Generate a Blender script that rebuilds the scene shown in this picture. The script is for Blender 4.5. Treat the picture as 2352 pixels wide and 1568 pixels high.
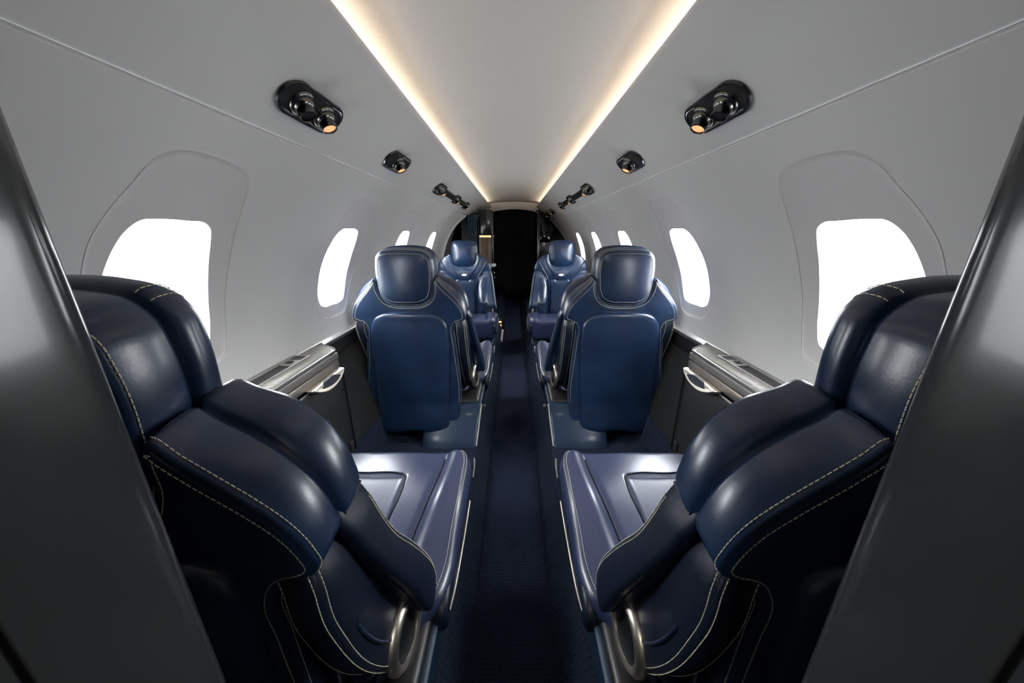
import bpy, bmesh, math, random
from mathutils import Vector, Matrix
from mathutils.geometry import delaunay_2d_cdt
random.seed(4)
for o in list(bpy.data.objects): bpy.data.objects.remove(o, do_unlink=True)
SC = bpy.context.scene
COL = SC.collection

# ------------------------------------------------------------------ camera
F_PX = 774.0
cam = bpy.data.cameras.new('camera')
cam.sensor_width = 36.0
cam.lens = F_PX / 2352 * 36.0
cam.shift_x = (1176 - 1180) / 2352
cam.clip_start = 0.01
co = bpy.data.objects.new('camera', cam); COL.objects.link(co)
co.location = (0, 0, 1.05)
co.rotation_euler = (math.pi / 2 - math.atan(243 / F_PX), 0, 0)
SC.camera = co

# ------------------------------------------------------------------ light and exposure
SC.view_settings.view_transform = 'Standard'
SC.view_settings.look = 'None'
SC.view_settings.gamma = 1
SC.view_settings.use_curve_mapping = False
SC.view_settings.exposure = 0.0
w = bpy.data.worlds.new('sky'); SC.world = w; w.use_nodes = True
bg = w.node_tree.nodes['Background']
bg.inputs[0].default_value = (0.93, 0.97, 1.0, 1)
# bright overcast sky above a dimmer apron
_nt = w.node_tree
_tc = _nt.nodes.new('ShaderNodeTexCoord'); _sp = _nt.nodes.new('ShaderNodeSeparateXYZ'); _mr = _nt.nodes.new('ShaderNodeMapRange')
_mr.interpolation_type = 'SMOOTHSTEP'
_mr.inputs['From Min'].default_value = -0.15; _mr.inputs['From Max'].default_value = 0.35
_mr.inputs['To Min'].default_value = 13.0; _mr.inputs['To Max'].default_value = 34.0
_nt.links.new(_tc.outputs['Generated'], _sp.inputs[0]); _nt.links.new(_sp.outputs['Z'], _mr.inputs['Value'])
_nt.links.new(_mr.outputs['Result'], bg.inputs[1])

def area(name, loc, rot, size, size_y, power, color):
    l = bpy.data.lights.new(name, 'AREA'); l.shape = 'RECTANGLE'
    l.size = size; l.size_y = size_y; l.energy = power; l.color = color
    o = bpy.data.objects.new(name, l); COL.objects.link(o)
    o.location = loc; o.rotation_euler = rot
    return o
# the lamp of the rear vestibule the photographer stands in
area('vestibule_lamp', (0, -0.85, 1.40), (math.radians(55), 0, 0), 0.36, 0.2, 3.6, (1.0, 0.97, 0.93))

# ------------------------------------------------------------------ materials
def mat(name, color, rough=0.5, metal=0.0, coat=0.0, bump=0.0, bscale=200.0, spec=0.5, emit=None, es=0.0,
        var=None, vscale=8.0, sheen=0.0, coat_rough=0.1, rvar=0.0):
    m = bpy.data.materials.new(name); m.use_nodes = True
    nt = m.node_tree; b = nt.nodes['Principled BSDF']
    b.inputs['Base Color'].default_value = (*color, 1)
    b.inputs['Roughness'].default_value = rough
    b.inputs['Metallic'].default_value = metal
    b.inputs['Specular IOR Level'].default_value = spec
    b.inputs['Coat Weight'].default_value = coat
    b.inputs['Coat Roughness'].default_value = coat_rough
    b.inputs['Sheen Weight'].default_value = sheen
    if emit:
        b.inputs['Emission Color'].default_value = (*emit, 1)
        b.inputs['Emission Strength'].default_value = es
    tc = nt.nodes.new('ShaderNodeTexCoord')
    if bump:
        n = nt.nodes.new('ShaderNodeTexNoise'); n.inputs['Scale'].default_value = bscale
        n.inputs['Detail'].default_value = 4
        bp = nt.nodes.new('ShaderNodeBump'); bp.inputs['Strength'].default_value = bump
        bp.inputs['Distance'].default_value = 0.002
        nt.links.new(tc.outputs['Object'], n.inputs['Vector'])
        nt.links.new(n.outputs['Fac'], bp.inputs['Height'])
        nt.links.new(bp.outputs['Normal'], b.inputs['Normal'])
    if var:
        n2 = nt.nodes.new('ShaderNodeTexNoise'); n2.inputs['Scale'].default_value = vscale
        n2.inputs['Detail'].default_value = 5
        mx = nt.nodes.new('ShaderNodeMix'); mx.data_type = 'RGBA'
        mx.inputs['A'].default_value = (*color, 1); mx.inputs['B'].default_value = (*var, 1)
        rp = nt.nodes.new('ShaderNodeMapRange'); rp.inputs['From Min'].default_value = 0.35
        rp.inputs['From Max'].default_value = 0.65
        nt.links.new(tc.outputs['Object'], n2.inputs['Vector'])
        nt.links.new(n2.outputs['Fac'], rp.inputs['Value'])
        nt.links.new(rp.outputs['Result'], mx.inputs['Factor'])
        nt.links.new(mx.outputs['Result'], b.inputs['Base Color'])
        if rvar:
            r2 = nt.nodes.new('ShaderNodeMapRange')
            r2.inputs['To Min'].default_value = rough - rvar; r2.inputs['To Max'].default_value = rough + rvar
            nt.links.new(n2.outputs['Fac'], r2.inputs['Value'])
            nt.links.new(r2.outputs['Result'], b.inputs['Roughness'])
    return m

def carpet(name, c1, c2, wave):
    m = bpy.data.materials.new(name); m.use_nodes = True
    nt = m.node_tree; b = nt.nodes['Principled BSDF']; b.inputs['Roughness'].default_value = 0.95
    b.inputs['Specular IOR Level'].default_value = 0.1
    b.inputs['Sheen Weight'].default_value = 0.05
    b.inputs['Sheen Tint'].default_value = (0.4, 0.5, 0.9, 1)
    tc = nt.nodes.new('ShaderNodeTexCoord')
    n = nt.nodes.new('ShaderNodeTexNoise'); n.inputs['Scale'].default_value = 260; n.inputs['Detail'].default_value = 3
    wv = nt.nodes.new('ShaderNodeTexWave'); wv.bands_direction = 'Y'; wv.inputs['Scale'].default_value = wave
    wv.inputs['Distortion'].default_value = 3; wv.inputs['Detail'].default_value = 2; wv.inputs['Detail Scale'].default_value = 8
    mx = nt.nodes.new('ShaderNodeMix'); mx.data_type = 'RGBA'
    mx.inputs['A'].default_value = (*c1, 1); mx.inputs['B'].default_value = (*c2, 1)
    ad = nt.nodes.new('ShaderNodeMath'); ad.operation = 'MULTIPLY_ADD'; ad.inputs[1].default_value = 0.35
    sb = nt.nodes.new('ShaderNodeMapRange'); sb.inputs['From Min'].default_value = 0.35; sb.inputs['From Max'].default_value = 0.65
    bp = nt.nodes.new('ShaderNodeBump'); bp.inputs['Strength'].default_value = 0.8; bp.inputs['Distance'].default_value = 0.003
    L = nt.links.new
    L(tc.outputs['Object'], n.inputs['Vector']); L(tc.outputs['Object'], wv.inputs['Vector'])
    L(n.outputs['Fac'], sb.inputs['Value']); L(wv.outputs['Fac'], ad.inputs[0]); L(sb.outputs['Result'], ad.inputs[2])
    L(ad.outputs[0], mx.inputs['Factor']); L(mx.outputs['Result'], b.inputs['Base Color'])
    L(ad.outputs[0], bp.inputs['Height']); L(bp.outputs['Normal'], b.inputs['Normal'])
    return m

M = {}
M['wall'] = mat('cabin_lining', (0.58, 0.575, 0.56), 0.5, bump=0.05, bscale=60)
M['surround'] = mat('window_surround', (0.56, 0.535, 0.53), 0.45)
M['liner'] = mat('headliner_fabric', (0.56, 0.555, 0.54), 0.6, bump=0.05, bscale=300)
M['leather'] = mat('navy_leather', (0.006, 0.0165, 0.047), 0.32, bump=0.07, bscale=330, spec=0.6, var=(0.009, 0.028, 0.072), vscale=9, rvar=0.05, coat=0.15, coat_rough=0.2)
M['leather_dark'] = mat('dark_and_shaded_navy_leather', (0.005, 0.009, 0.023), 0.42, bump=0.12, bscale=380, spec=0.5)  # dark trim leather; also holds the shade of the near side bolsters
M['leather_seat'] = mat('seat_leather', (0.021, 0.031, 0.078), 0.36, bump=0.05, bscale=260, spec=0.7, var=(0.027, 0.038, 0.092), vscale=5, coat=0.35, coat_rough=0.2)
M['shell'] = mat('navy_lacquer', (0.008, 0.028, 0.060), 0.38, spec=0.4, coat=0.1)
M['stitch'] = mat('cream_thread', (0.62, 0.60, 0.45), 0.7)
M['metal'] = mat('brushed_champagne_metal', (0.74, 0.67, 0.58), 0.38, metal=1.0)
M['steel'] = mat('satin_steel', (0.30, 0.285, 0.265), 0.42, metal=0.55)
M['steel_dark'] = mat('dark_ribbed_metal', (0.10, 0.10, 0.10), 0.4, metal=0.8)
M['silver'] = mat('silver_trim', (0.48, 0.47, 0.45), 0.34, metal=0.9)
M['black'] = mat('black_plastic', (0.010, 0.010, 0.010), 0.4)
M['gloss'] = mat('dark_gloss_laminate', (0.040, 0.043, 0.045), 0.16, spec=0.35, coat=0.12, coat_rough=0.05, bump=0.02, bscale=40)
M['gloss_black'] = mat('black_gloss_laminate', (0.008, 0.008, 0.008), 0.2, coat=0.5)
M['side'] = mat('charcoal_side_lining', (0.020, 0.020, 0.019), 0.45, bump=0.1, bscale=500)
M['gun'] = mat('gunmetal', (0.13, 0.13, 0.12), 0.22, metal=1.0)
M['bezel'] = mat('black_bezel', (0.012, 0.012, 0.012), 0.25, coat=0.5)
M['lens'] = mat('warm_lens', (0.8, 0.4, 0.2), 0.3, emit=(1.0, 0.50, 0.22), es=0.9)
M['led'] = mat('warm_led', (1, 0.8, 0.6), 0.5, emit=(1.0, 0.80, 0.60), es=24.0)
M['niche_lamp'] = mat('niche_lamp', (0.8, 0.5, 0.2), 0.3, emit=(1.0, 0.62, 0.30), es=1.3)
M['cream'] = mat('cream_laminate', (0.62, 0.57, 0.52), 0.5)
M['brass'] = mat('polished_brass', (0.85, 0.55, 0.2), 0.2, metal=1.0)
M['white'] = mat('white_plastic', (0.65, 0.65, 0.62), 0.4)
M['curtain'] = mat('blue_curtain_weave', (0.015, 0.040, 0.080), 0.9, var=(0.14, 0.22, 0.30), vscale=60)
M['drape'] = mat('black_drape', (0.035, 0.035, 0.034), 0.9, var=(0.055, 0.055, 0.052), vscale=3)
M['carpet'] = carpet('navy_carpet', (0.003, 0.005, 0.010), (0.020, 0.028, 0.050), 18)
M['aisle'] = carpet('aisle_carpet', (0.004, 0.006, 0.014), (0.018, 0.024, 0.048), 30)
M['screen'] = mat('dark_screen', (0.006, 0.006, 0.007), 0.05, coat=0.5, coat_rough=0.02)
def glassmat():
    m = bpy.data.materials.new('window_pane'); m.use_nodes = True
    nt = m.node_tree; nt.nodes.clear()
    o = nt.nodes.new('ShaderNodeOutputMaterial'); t = nt.nodes.new('ShaderNodeBsdfTransparent')
    g = nt.nodes.new('ShaderNodeBsdfGlossy'); g.inputs['Roughness'].default_value = 0.03
    mx = nt.nodes.new('ShaderNodeMixShader'); mx.inputs[0].default_value = 0.05
    nt.links.new(t.outputs[0], mx.inputs[1]); nt.links.new(g.outputs[0], mx.inputs[2]); nt.links.new(mx.outputs[0], o.inputs[0])
    return m
M['skin'] = mat('grey_door_lining', (0.12, 0.12, 0.12), 0.4)
M['pane'] = glassmat()

# ------------------------------------------------------------------ helpers
def mesh(name, vs, fs, material, parent=None, sx=1, sharp=45, fixn=True):
    me = bpy.data.meshes.new(name)
    me.from_pydata([(v[0] * sx, v[1], v[2]) for v in vs], [], fs)
    bm = bmesh.new(); bm.from_mesh(me)
    bmesh.ops.remove_doubles(bm, verts=bm.verts, dist=1e-6)
    if fixn: bmesh.ops.recalc_face_normals(bm, faces=bm.faces)
    bm.to_mesh(me); bm.free()
    for p in me.polygons: p.use_smooth = True
    me.set_sharp_from_angle(angle=math.radians(sharp))
    me.materials.append(M[material])
    o = bpy.data.objects.new(name, me); COL.objects.link(o)
    if parent: o.parent = parent
    return o

def thing(name, label, cat, loc=(0, 0, 0), rz=0, group=None):
    o = bpy.data.objects.new(name, None); COL.objects.link(o)
    o.location = loc; o.rotation_euler = (0, 0, rz); o.empty_display_size = 0.1
    o['label'] = label; o['category'] = cat
    if group: o['group'] = group
    return o
def struct(o): o['kind'] = 'structure'; return o
def tag(o, label, cat, group=None):
    o['label'] = label; o['category'] = cat
    if group: o['group'] = group
    return o

class ST:
    """separate runs of thread, each its own object"""
    def __init__(s): s.runs = []
    def make(s, name, material, parent, sx):
        for r in s.runs:
            if r.v: r.make(name, material, parent, sx)
class G:
    """collects geometry"""
    def __init__(s): s.v = []; s.f = []
    def add(s, vs, fs):
        n = len(s.v); s.v += [tuple(v) for v in vs]; s.f += [tuple(i + n for i in f) for f in fs]
    def box(s, x0, x1, y0, y1, z0, z1, bev=0.0, seg=2):
        bm = bmesh.new(); bmesh.ops.create_cube(bm, size=1)
        for v in bm.verts:
            v.co = Vector((x0 + (v.co.x + .5) * (x1 - x0), y0 + (v.co.y + .5) * (y1 - y0), z0 + (v.co.z + .5) * (z1 - z0)))
        if bev: bmesh.ops.bevel(bm, geom=bm.edges[:], offset=bev, segments=seg, affect='EDGES', profile=.5)
        bm.verts.index_update()
        s.add([v.co.copy() for v in bm.verts], [[v.index for v in f.verts] for f in bm.faces]); bm.free()
    def tube(s, pts, r, n=8, closed=False, flat=1.0):
        pts = [Vector(p) for p in pts]; m = len(pts); vs = []
        up = None
        for i, p in enumerate(pts):
            a = pts[(i - 1) % m] if (closed or i > 0) else p
            b = pts[(i + 1) % m] if (closed or i < m - 1) else p
            t = (b - a).normalized()
            if up is None:
                up = Vector((0, 0, 1)) if abs(t.z) < .9 else Vector((1, 0, 0))
            side = t.cross(up).normalized(); up = side.cross(t).normalized()
            for k in range(n):
                q = 2 * math.pi * k / n
                vs.append(p + side * math.cos(q) * r + up * math.sin(q) * r * flat)
        fs = []
        for i in range(m if closed else m - 1):
            j = (i + 1) % m
            for k in range(n):
                fs.append((i * n + k, i * n + (k + 1) % n, j * n + (k + 1) % n, j * n + k))
        if not closed:
            fs.append(tuple(range(n))); fs.append(tuple((m - 1) * n + k for k in range(n)))
        s.add(vs, fs)
    def lathe(s, prof, origin, axis, n=28, cap=True):
        axis = Vector(axis).normalized(); origin = Vector(origin)
        u = axis.orthogonal().normalized(); v = axis.cross(u)
        vs = []; m = len(prof)
        for r, h in prof:
            for k in range(n):
                q = 2 * math.pi * k / n
                vs.append(origin + axis * h + (u * math.cos(q) + v * math.sin(q)) * r)
        fs = [(i * n + k, i * n + (k + 1) % n, (i + 1) * n + (k + 1) % n, (i + 1) * n + k) for i in range(m - 1) for k in range(n)]
        if cap: fs += [tuple(range(n)), tuple((m - 1) * n + k for k in range(n))]
        s.add(vs, fs)
    def extrude(s, prof, y0, y1, ny=1, closed=False):
        """profile of (x,z) swept along y"""
        m = len(prof); vs = []
        for j in range(ny + 1):
            y = y0 + (y1 - y0) * j / ny
            vs += [(p[0], y, p[1]) for p in prof]
        fs = []
        for j in range(ny):
            for i in range(m if closed else m - 1):
                k = (i + 1) % m
                fs.append((j * m + i, j * m + k, (j + 1) * m + k, (j + 1) * m + i))
        if closed: fs += [tuple(range(m)), tuple(ny * m + i for i in range(m))]
        s.add(vs, fs)
    def make(s, name, material, parent=None, sx=1, sharp=45, fixn=True):
        return mesh(name, s.v, s.f, material, parent, sx, sharp, fixn)

def lerp(a, b, t): return a + (b - a) * t
def interp(xs, ys, x):
    if x <= xs[0]: return ys[0]
    for i in range(len(xs) - 1):
        if x <= xs[i + 1]:
            t = (x - xs[i]) / (xs[i + 1] - xs[i]); return lerp(ys[i], ys[i + 1], t)
    return ys[-1]
def smooth(t): t = max(0, min(1, t)); return t * t * (3 - 2 * t)

def spline(pts, n=6, closed=True):
    """Catmull-Rom through 2D/3D points; a point with a trailing 'c' is a corner"""
    P = [Vector(p[:-1] if p[-1] == 'c' else p) for p in pts]; C = [p[-1] == 'c' for p in pts]
    m = len(P); out = []
    for i in range(m if closed else m - 1):
        p1, p2 = P[i], P[(i + 1) % m]
        p0 = P[(i - 1) % m] if (closed or i > 0) else p1
        p3 = P[(i + 2) % m] if (closed or i < m - 2) else p2
        L = (p2 - p1).length
        def tan(a, b, c):
            l1 = (b - a).length; l2 = (c - b).length
            if l1 < 1e-9 or l2 < 1e-9: return c - b if l1 < 1e-9 else b - a
            return ((b - a) / l1 * l2 + (c - b) / l2 * l1) / (l1 + l2) * L
        t1 = (p2 - p1) if C[i] else tan(p0, p1, p2)
        t2 = (p2 - p1) if C[(i + 1) % m] else tan(p1, p2, p3)
        for k in range(n):
            t = k / n; t2_ = t * t; t3 = t2_ * t
            out.append(p1 * (2 * t3 - 3 * t2_ + 1) + t1 * (t3 - 2 * t2_ + t) + p2 * (-2 * t3 + 3 * t2_) + t2 * (t3 - t2_))
    if not closed: out.append(P[-1])
    return out
def sym(half):
    """half outline from top centre round the right side to bottom centre"""
    L = []
    for p in reversed(half[1:-1]):
        L.append((-p[0],) + tuple(p[1:]))
    return list(half) + L
def inset(poly, d):
    if d == 0: return list(poly)
    n = len(poly); A = sum(poly[i].x * poly[(i + 1) % n].y - poly[(i + 1) % n].x * poly[i].y for i in range(n))
    s = 1 if A > 0 else -1; out = []
    for i in range(n):
        a = poly[i - 1]; b = poly[i]; c = poly[(i + 1) % n]
        e1 = (b - a); e2 = (c - b)
        if e1.length < 1e-9: e1 = e2
        if e2.length < 1e-9: e2 = e1
        e1 = e1.normalized(); e2 = e2.normalized()
        n1 = Vector((-e1.y, e1.x)); n2 = Vector((-e2.y, e2.x))
        q = (n1 + n2)
        if q.length < 1e-6: q = n1
        q = q.normalized(); k = 1 / max(.6, q.dot(n1))
        out.append(b + q * (s * d * k))
    return out
def pdist(p, ring):
    best = 9
    n = len(ring)
    for i in range(n):
        a = ring[i]; b = ring[(i + 1) % n]; ab = b - a; l = ab.length_squared
        t = 0 if l < 1e-12 else max(0, min(1, (p - a).dot(ab) / l))
        d = (a + ab * t - p).length
        if d < best: best = d
    return best
def cap(ring, step):
    """triangulated interior of a ring: verts, tris, distance to the border"""
    xs = [p.x for p in ring]; ys = [p.y for p in ring]; n = len(ring)
    pts = list(ring); mind = step * .5
    def inside(p):
        c = False
        for i in range(n):
            a = ring[i]; b = ring[i - 1]
            if (a.y > p.y) != (b.y > p.y) and p.x < (b.x - a.x) * (p.y - a.y) / (b.y - a.y) + a.x: c = not c
        return c
    x = min(xs) + step * .5; r = 0
    while x < max(xs):
        y = min(ys) + (step * .5 if r % 2 else step * .25)
        while y < max(ys):
            p = Vector((x, y))
            if inside(p) and pdist(p, ring) > mind: pts.append(p)
            y += step
        x += step * .87; r += 1
    res = delaunay_2d_cdt(pts, [], [list(range(n))], 1, 1e-7)
    V, Fc = res[0], res[2]
    return V, Fc
def slab(g, A, B, mp, layers, puff=(0, 0), pw=.03, step=.014, caps=(True, True)):
    """rounded pillow between outline A (t=0) and outline B (t=1); mp(u,v,t)->xyz"""
    n = len(A); base = len(g.v); vs = []; fs = []
    rings = []
    for t, d in layers:
        R = inset([a.lerp(b, t) for a, b in zip(A, B)], d); rings.append(R)
        vs += [mp(p.x, p.y, t) for p in R]
    for i in range(len(layers) - 1):
        for k in range(n):
            fs.append((i * n + k, i * n + (k + 1) % n, (i + 1) * n + (k + 1) % n, (i + 1) * n + k))
    for which in (0, 1):
        if not caps[which]: continue
        R = rings[0] if which == 0 else rings[-1]; t = layers[0][0] if which == 0 else layers[-1][0]
        V, Fc = cap(R, step); off = len(vs); pf = puff[which] * (-1 if which == 0 else 1)
        for p in V:
            d = pdist(p, R)
            vs.append(mp(p.x, p.y, t + pf * (1 - math.exp(-d / pw))))
        fs += [tuple(off + i for i in f) for f in Fc]
    g.add(vs, fs)
def resample(pts, step):
    out = [pts[0]]; acc = 0
    for a, b in zip(pts, pts[1:]):
        L = (b - a).length
        if L < 1e-9: continue
        d = step - acc
        while d <= L:
            out.append(a + (b - a) * (d / L)); d += step
        acc = (L - (d - step))
    return out
def dashes(g, path, pitch=.0062, dash=.0044, r=.00062):
    if isinstance(g, ST): g.runs.append(G()); g = g.runs[-1]
    path = [Vector(p) for p in path]; pts = resample(path, pitch)
    for a, b in zip(pts, pts[1:]):
        t = (b - a); q = dash / max(pitch, 1e-6)
        m0 = a + t * .12; m1 = a + t * (.12 + q)
        mid = (m0 + m1) / 2
        g.tube([m0 - t * .02, m0 + t * .04, m1 - t * .04, m1 + t * .02], r, 5)

# ================================================================== SEATS
def yb(z):   # back surface of the seat, local y
    return interp([.12, .18, .30, .50, .70, .875, 1.02], [-.075, -.066, -.030, -.006, 0, -.018, -.024], z)
def seat_cushion_top(x, y):
    zt = .300 + .080 * smooth((y + .05) / .62)
    # soft side bolster on the aisle side and a faint one on the wall side
    sx_ = .250 - .045 * (1 - smooth((y - .15) / .5))
    zt += .016 * math.exp(-((x - sx_ - .038) / .030) ** 2)
    zt += .010 * math.exp(-((x + .130) / .022) ** 2)
    zt -= .007 * math.exp(-((x - sx_) / .010) ** 2)
    # sunk insert
    dx = max(-(x + .105), x - (.152 - .02 * (.56 - y))); dy = y - .558
    d = max(dx, dy)
    zt -= .006 * smooth(-d / .012)
    zt += .003 * math.sin(y * 21 + x * 7) * math.sin(x * 17)
    return zt

def build_seat(label, loc, rz, sx, near=False, extra=0.0):
    t = thing('cabin_seat', label, 'seat', loc, rz, 'navy leather cabin seats')
    fine = .010 if near else .014
    st = ST()      # stitching
    # ---- backrest body
    A = spline(sym([(0, .757), (.055, .760), (.095, .778), (.117, .815), (.126, .862), (.1335, .872), (.150, .852), (.171, .828), (.205, .792), (.232, .757),
                    (.247, .722), (.2505, .700), (.246, .690), (.232, .682), (.208, .675), (.1965, .655), (.2, .60), (.211, .48), (.222, .36),
                    (.216, .28), (.198, .200), (0, .188)]), 5)
    B = spline(sym([(0, .772), (.055, .775), (.095, .792), (.113, .83), (.118, .872), (.128, .888), (.155, .878), (.195, .863), (.228, .835), (.248, .80),
                    (.257, .765), (.259, .738), (.253, .728), (.236, .715), (.215, .700), (.208, .665), (.206, .60), (.2, .48), (.19, .38),
                    (.18, .31), (.17, .28), (0, .28)]), 5)
    def mpb(u, v, tt):
        y0 = yb(v); y1 = interp([.28, .5, .7, .9], [.095, .100, .113, .108], v)
        return (u, lerp(y0, y1, tt), v)
    lay = [(0, .0095), (.006, .0072), (.018, .0066), (.018, .0040), (.028, .0012), (.05, 0), (.25, -.0015), (.42, -.001), (.465, .002), (.485, .007), (.505, .007),
           (.525, .002), (.57, -.002), (.75, -.002), (.90, .001), (.96, .005), (1, .013)]
    g = G(); slab(g, A, B, mpb, lay, puff=(.02, .06), pw=.04, step=fine)
    g.make('backrest', 'leather', t, sx, 60)
    def ringpath(Aa, Bb, mp, tt, d, i0, i1):
        R = inset([a.lerp(b, tt) for a, b in zip(Aa, Bb)], d)
        n = len(R); idx = range(i0, i1) if i0 < i1 else list(range(i0, n)) + list(range(0, i1))
        return [Vector(mp(R[i % n].x, R[i % n].y, tt)) for i in idx]
    nA = len(A); k = 5
    for (i0, i1) in ((5 * k, 19 * k), (nA - 19 * k, nA - 5 * k + 1)):
        dashes(st, ringpath(A, B, mpb, -.006, .0120, i0, i1))
        dashes(st, ringpath(A, B, mpb, .072, -.0010, i0, i1))
    dashes(st, ringpath(A, B, mpb, -.006, .0120, nA - 5 * k + 4, 5 * k - 3))
    # ---- raised centre panel on the back
    Ac = spline(sym([(0, .728), (.07, .727), (.120, .720), (.150, .703), (.168, .675), (.174, .63), (.172, .50), (.168, .35), (.163, .24), (.160, .190), (.152, .182), (0, .180)]), 5)
    def mpc(u, v, tt):
        return (u, lerp(yb(v) - .015 - .010 * (1 - (u / .18) ** 2), yb(v) + .03, tt), v)
    g = G(); slab(g, Ac, Ac, mpc, [(0, .014), (.05, .007), (.16, .002), (.35, 0), (1, 0)], step=.016, caps=(True, False))
    g.make('back_panel', 'leather', t, sx, 60)
    # piping-like shadow gap round the panel
    # ---- headrest
    Ah = spline(sym([(0, .992), (.06, .990), (.092, .984), (.112, .966), (.119, .935), (.120, .87), (.114, .82), (.098, .785), (.065, .768), (0, .764)]), 6)
    Bh = spline(sym([(0, 1.014), (.06, 1.010), (.098, 1.000), (.119, .978), (.127, .945), (.127, .87), (.122, .815), (.102, .782), (.065, .768), (0, .765)]), 6)
    def mph(u, v, tt):
        y = lerp(-.024, .110, tt)
        y += .012 * (u / .127) ** 2 * (1 - tt) * 1 - .010 * (u / .127) ** 2 * tt
        return (u, y, v)
    layh = [(0, .0105), (.008, .0076), (.020, .0070), (.020, .0044), (.032, .0014), (.06, 0), (.3, -.0015), (.48, -.0005), (.53, .002), (.55, .008), (.57, .008), (.59, .002), (.64, -.003),
            (.78, -.002), (.89, .006), (.96, .015), (1, .030)]
    g = G(); slab(g, Ah, Bh, mph, layh, puff=(.06, .12), pw=.035, step=fine)
    ho = g.make('headrest', 'leather', t, sx, 60)
    hs = ST(); nH = len(Ah)
    dashes(hs, ringpath(Ah, Bh, mph, -.009, .0128, 0, nH) + [ringpath(Ah, Bh, mph, -.009, .0128, 0, 1)[0]])
    dashes(hs, ringpath(Ah, Bh, mph, .075, -.0010, 0, nH) + [ringpath(Ah, Bh, mph, .075, -.0010, 0, 1)[0]])
    lt = [q[0] for q in layh]; ld = [q[1] for q in layh]
    for idx in (11, 14):      # twin seam running forward over the upper corner of the front pad
        for s_ in (1, -1):
            pth = []
            for q in range(9):
                tt = lerp(.60, .97, q / 8); Rn = inset([a.lerp(b, tt) for a, b in zip(Ah, Bh)], interp(lt, ld, tt) - .0008)
                pth.append(Vector(mph(Rn[idx if s_ == 1 else -idx].x, Rn[idx if s_ == 1 else -idx].y, tt)))
            dashes(hs, pth)
    hs.make('stitching', 'stitch', ho, sx)
    # headrest neck block inside the recess
    g = G(); g.box(-.07, .07, .01, .07, .74, .80, .01); g.make('headrest_post', 'black', t, sx)
    # ---- wings, side bolsters
    Wo = spline([(.062, .708), (.040, .722), (.014, .712), (.0, .68), (-.003, .63), (.010, .56), (.043, .454), (.085, .37), (.125, .312), (.165, .295), (.205, .31), (.215, .36),
                 (.20, .42), (.15, .50), (.11, .58), (.08, .66)], 5)
    Wl = [(0, .016), (.04, .011), (.10, .006), (.10, .004), (.16, .0015), (.26, 0), (.75, 0), (.9, .004), (1, .012)]
    for side in (1, -1):
        if side == 1:
            xo = lambda z: .2505 + (.70 - z) * .03
        else:
            xo = lambda z: .2505 - (.70 - z) * .13
        def mpw(u, v, tt, xo=xo, side=side):
            x = xo(v) - .052 * tt - .012 * smooth((v - .66) / .05)
            # shallow dish towards the pivot on the outer face
            dd = math.hypot(u - .09, v - .50)
            if tt < .05: x -= .004 * math.exp(-(dd / .05) ** 2)
            return (x * side, u, v)
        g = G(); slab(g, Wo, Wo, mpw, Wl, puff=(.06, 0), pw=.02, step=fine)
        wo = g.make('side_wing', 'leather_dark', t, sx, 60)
        if side == 1:
            g = G(); g.tube([(.2505 + (.70 - p.y) * .03 + .0016, p.x, p.y) for p in spline([(0.125, 0.385), (0.085, 0.444), (0.056, 0.506), (0.04, 0.555)], 5, closed=False)], .0026, 8)
            g.make('piping', 'leather', wo, sx)
        ws = ST(); nW = len(Wo)
        for tt, d in ((.018, .0085), (.15, .0008)):
            R = inset(Wo, d)
            dashes(ws, [Vector(mpw(R[i].x, R[i].y, tt)) + Vector((side * .001 if tt < .1 else 0, 0, 0)) for i in range(3, 51)])
        dashes(ws, [Vector(mpw(p.x, p.y, .80)) for p in inset(Wo, -.0008)[5:44]])
        ws.make('stitching', 'stitch', wo, sx)
        # bolster of the backrest, sweeping forward and down
        Bo = spline([(.048, .722), (.062, .736), (.098, .742), (.112, .730), (.121, .684), (.146, .608), (.182, .545), (.214, .484), (.234, .435), (.236, .40), (.215, .378), (.18, .372),
                     (.166, .40), (.150, .455), (.115, .535), (.085, .605), (.055, .685)], 5)
        if side == 1: xb = lambda z: .2595 + (.745 - z) * .15
        else: xb = lambda z: .2595 - (.745 - z) * .10
        def mpo(u, v, tt, xb=xb, side=side):
            return ((xb(v) - .14 * tt - .008 * smooth((v - .685) / .04)) * side, u, v)
        g = G(); slab(g, Bo, Bo, mpo, [(0, .0125), (.010, .0072), (.028, .0028), (.055, 0), (.14, 0), (.155, .004), (.17, 0), (.5, .002), (1, .012)], puff=(.03, 0), pw=.02, step=fine)
        bo = g.make('side_bolster', 'leather_dark' if near else 'leather', t, sx, 60)  # near bolsters lie in shade, put into their darker leather colour
        bs = ST()
        for tt, d in ((.006, .0092), (.032, .0018)):
            dashes(bs, [Vector(mpo(p.x, p.y, tt)) + Vector((side * .0005, 0, 0)) for p in inset(Bo, d)[18:50]])
        bs.make('stitching', 'stitch', bo, sx)
        g = G(); g.tube([(side * .2555, lerp(.060, .106, q / 6), .720 + .010 * (q / 6)) for q in range(7)], .0022, 8); g.make('piping', 'leather_dark', bo, sx)
    # ---- front face of the backrest: yoke, centre pad, lens pads (seen on the seats facing us)
    Fp = spline(sym([(0, .748), (.060, .743), (.098, .765), (.122, .81), (.134, .862), (.172, .860), (.150, .80), (.095, .712), (.056, .658), (.042, .648), (0, .647)]), 5)
    def mpf(u, v, tt):
        y1 = .112 + .012 * smooth((.86 - v) / .2)
        return (u, lerp(y1 - .02, y1, tt), v)
    def padlay(r): return [(0, 0), (.6, 0), (.85, r * .35), (1, r)]
    g = G(); slab(g, Fp, Fp, mpf, padlay(.004), puff=(0, .15), pw=.03, step=.014, caps=(False, True))
    yo = g.make('chest_panel', 'leather', t, sx, 60)
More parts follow.
